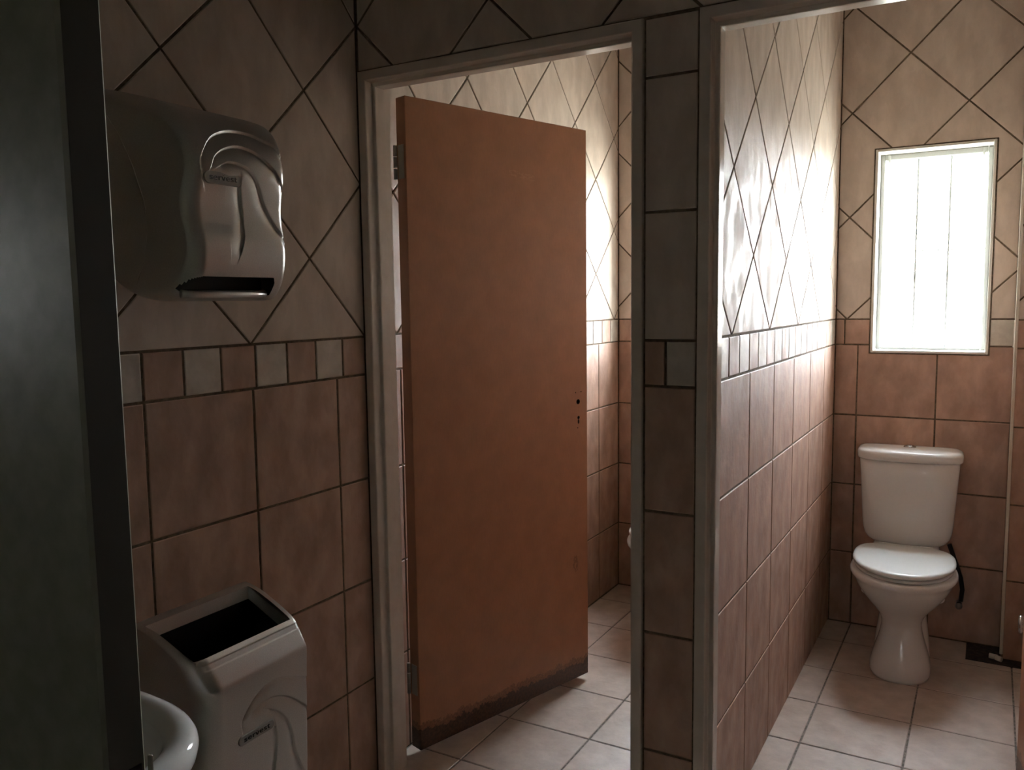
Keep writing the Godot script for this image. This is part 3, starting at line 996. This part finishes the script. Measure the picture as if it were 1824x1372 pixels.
		for i in range(-14, 16):
			for j in range(-1, 8):
				if posmod(i + j, 2) == 1: continue
				var c := Vector2(diag + i * h, H1 + (j + 1) * h)
				for piece in Geometry2D.intersect_polygons(PackedVector2Array([c + Vector2(0, -h), c + Vector2(h, 0), c + Vector2(0, h), c + Vector2(-h, 0)]), rect(a, H1, b, CEIL)):
					cells.append([piece, M.beige])
		var whole := rect(a, 0, b, CEIL)
		var hole := rect(hh[0] - e, hh[2] - e, hh[1] + e, hh[3] + e)
		for cc in cells:
			for piece in Geometry2D.intersect_polygons(cc[0], whole):
				var parts := Geometry2D.clip_polygons(piece, hole)
				for q in parts:
					lay(wb, q, [rect(a - 1, -1, b + 1, 4)], O, S, U, N, cc[1])
	lay_back.call(h2, 0.9925, 1.6675, 1.086, 1.038, 1.030)
	lay_back.call(h1, -0.0295, 0.878, 0.20, -0.092, 0.08)

	# partition between the stalls, outer stall walls
	var wp := structure("wall_partition", boxes([[V.call(0.884, -0.1, ZB - 0.1), V.call(0.992 - g, CEIL + 0.1, -0.085)]]), M.grout, "glossy tiled partition between the two stalls, bright with window light", "wall")
	tile_wall(wp, Vector3(0.992, 0, 0), Vector3.BACK, Vector3.RIGHT, ZB, -0.099, [rect(ZB + 0.0005, 0, -0.101, CEIL)], -0.491, -0.290, -0.266, 0.1065, 1)
	tile_wall(wp, Vector3(0.8785, 0, 0), Vector3.BACK, Vector3.LEFT, ZB, -0.099, [rect(ZB + 0.0005, 0, -0.101, CEIL)], -0.491, -0.290, -0.266, 0.1065, 1)
	var ws := structure("wall_stall_left", boxes([[V.call(-0.25, -0.1, ZB - 0.1), V.call(-0.03 - g, CEIL + 0.1, -0.085)]]), M.grout, "tiled left wall of the left stall behind the brown door", "wall")
	tile_wall(ws, Vector3(-0.03, 0, 0), Vector3.BACK, Vector3.RIGHT, ZB, -0.099, [rect(ZB + 0.0005, 0, -0.101, CEIL)], -1.742, -1.930, -1.988, 0.103, 1)
	var wr := structure("wall_stall_right", boxes([[V.call(1.840 + g, -0.1, ZB - 0.1), V.call(2.0, CEIL + 0.1, -0.085)]]), M.grout, "tiled right wall of the right stall beside its open door", "wall")
	tile_wall(wr, Vector3(1.840, 0, 0), Vector3.BACK, Vector3.LEFT, -1.86, -0.099, [rect(-1.859, 0, -0.101, CEIL)], -1.70, -1.80, -1.80, 0.107, 0)
	# boxed-in duct in the right corner of the right stall
	var wd := structure("wall_duct", boxes([[V.call(1.668 + g, -0.1, ZB - 0.05), V.call(1.90, CEIL + 0.1, -1.860 - g)]]), M.grout, "tiled pipe duct boxed into the right stall's corner, with a pale edge trim", "wall")
	tile_wall(wd, Vector3(0, 0, -1.860), Vector3.RIGHT, Vector3.BACK, 1.668, 1.84, [rect(1.6705, 0, 1.8395, CEIL)], 1.668 - P * 0.4, 1.60, 1.668, 0.107, 0, true)
	tile_wall(wd, Vector3(1.668, 0, 0), Vector3.BACK, Vector3.LEFT, ZB, -1.860, [rect(ZB + 0.0005, 0, -1.8625, CEIL)], ZB, -1.98, ZB, 0.107, 1)
	# rest of the corridor
	structure("wall_right", boxes([[V.call(3.0, -0.1, -0.1), V.call(3.2, CEIL + 0.1, 2.9)]]), M.plaster, "plain plastered end wall of the corridor", "wall")
	var fx := [1.775, 1.830, 1.50, 2.05]   # unseen slot added in the rear wall to light the corridor
	structure("wall_rear", boxes([[V.call(-2.2, -0.1, 2.75), V.call(fx[0], CEIL + 0.1, 2.95)], [V.call(fx[1], -0.1, 2.75), V.call(3.2, CEIL + 0.1, 2.95)], [V.call(fx[0], -0.1, 2.75), V.call(fx[1], fx[2], 2.95)], [V.call(fx[0], fx[3], 2.75), V.call(fx[1], CEIL + 0.1, 2.95)]]), M.plaster, "plain plastered rear wall of the corridor", "wall")

	# unseen lobby beyond the entrance, its small window added to light the door
	structure("wall_lobby", boxes([[V.call(-2.2, -0.1, 1.10), V.call(-0.25, CEIL + 0.1, 1.25)], [V.call(-2.2, -0.1, 1.25), V.call(-2.0, 1.4, 2.75)], [V.call(-2.2, 1.8, 1.25), V.call(-2.0, CEIL + 0.1, 2.75)], [V.call(-2.2, 1.4, 1.25), V.call(-2.0, 1.8, 1.90)], [V.call(-2.2, 1.4, 2.1), V.call(-2.0, 1.8, 2.75)]]), M.plaster, "plain plastered lobby walls beyond the entrance", "wall")

	# frames
	var f1 := structure("trim_1", steel_frame(0.005, 0.856, 2.1035), M.enamel, "cream enamelled steel door frame holding the brown door", "door frame")
	var f2 := structure("trim_2", steel_frame(0.990, 1.841, 2.1035), M.enamel, "cream enamelled steel door frame of the right stall's open doorway", "door frame")
	build_window("window_1", W2[0], W2[1], W2[2], W2[3], "small barred white steel window above the right stall's toilet")
	build_window("window_2", W1[0], W1[1], W1[2], W1[3], "small barred white steel window above the left stall's toilet")
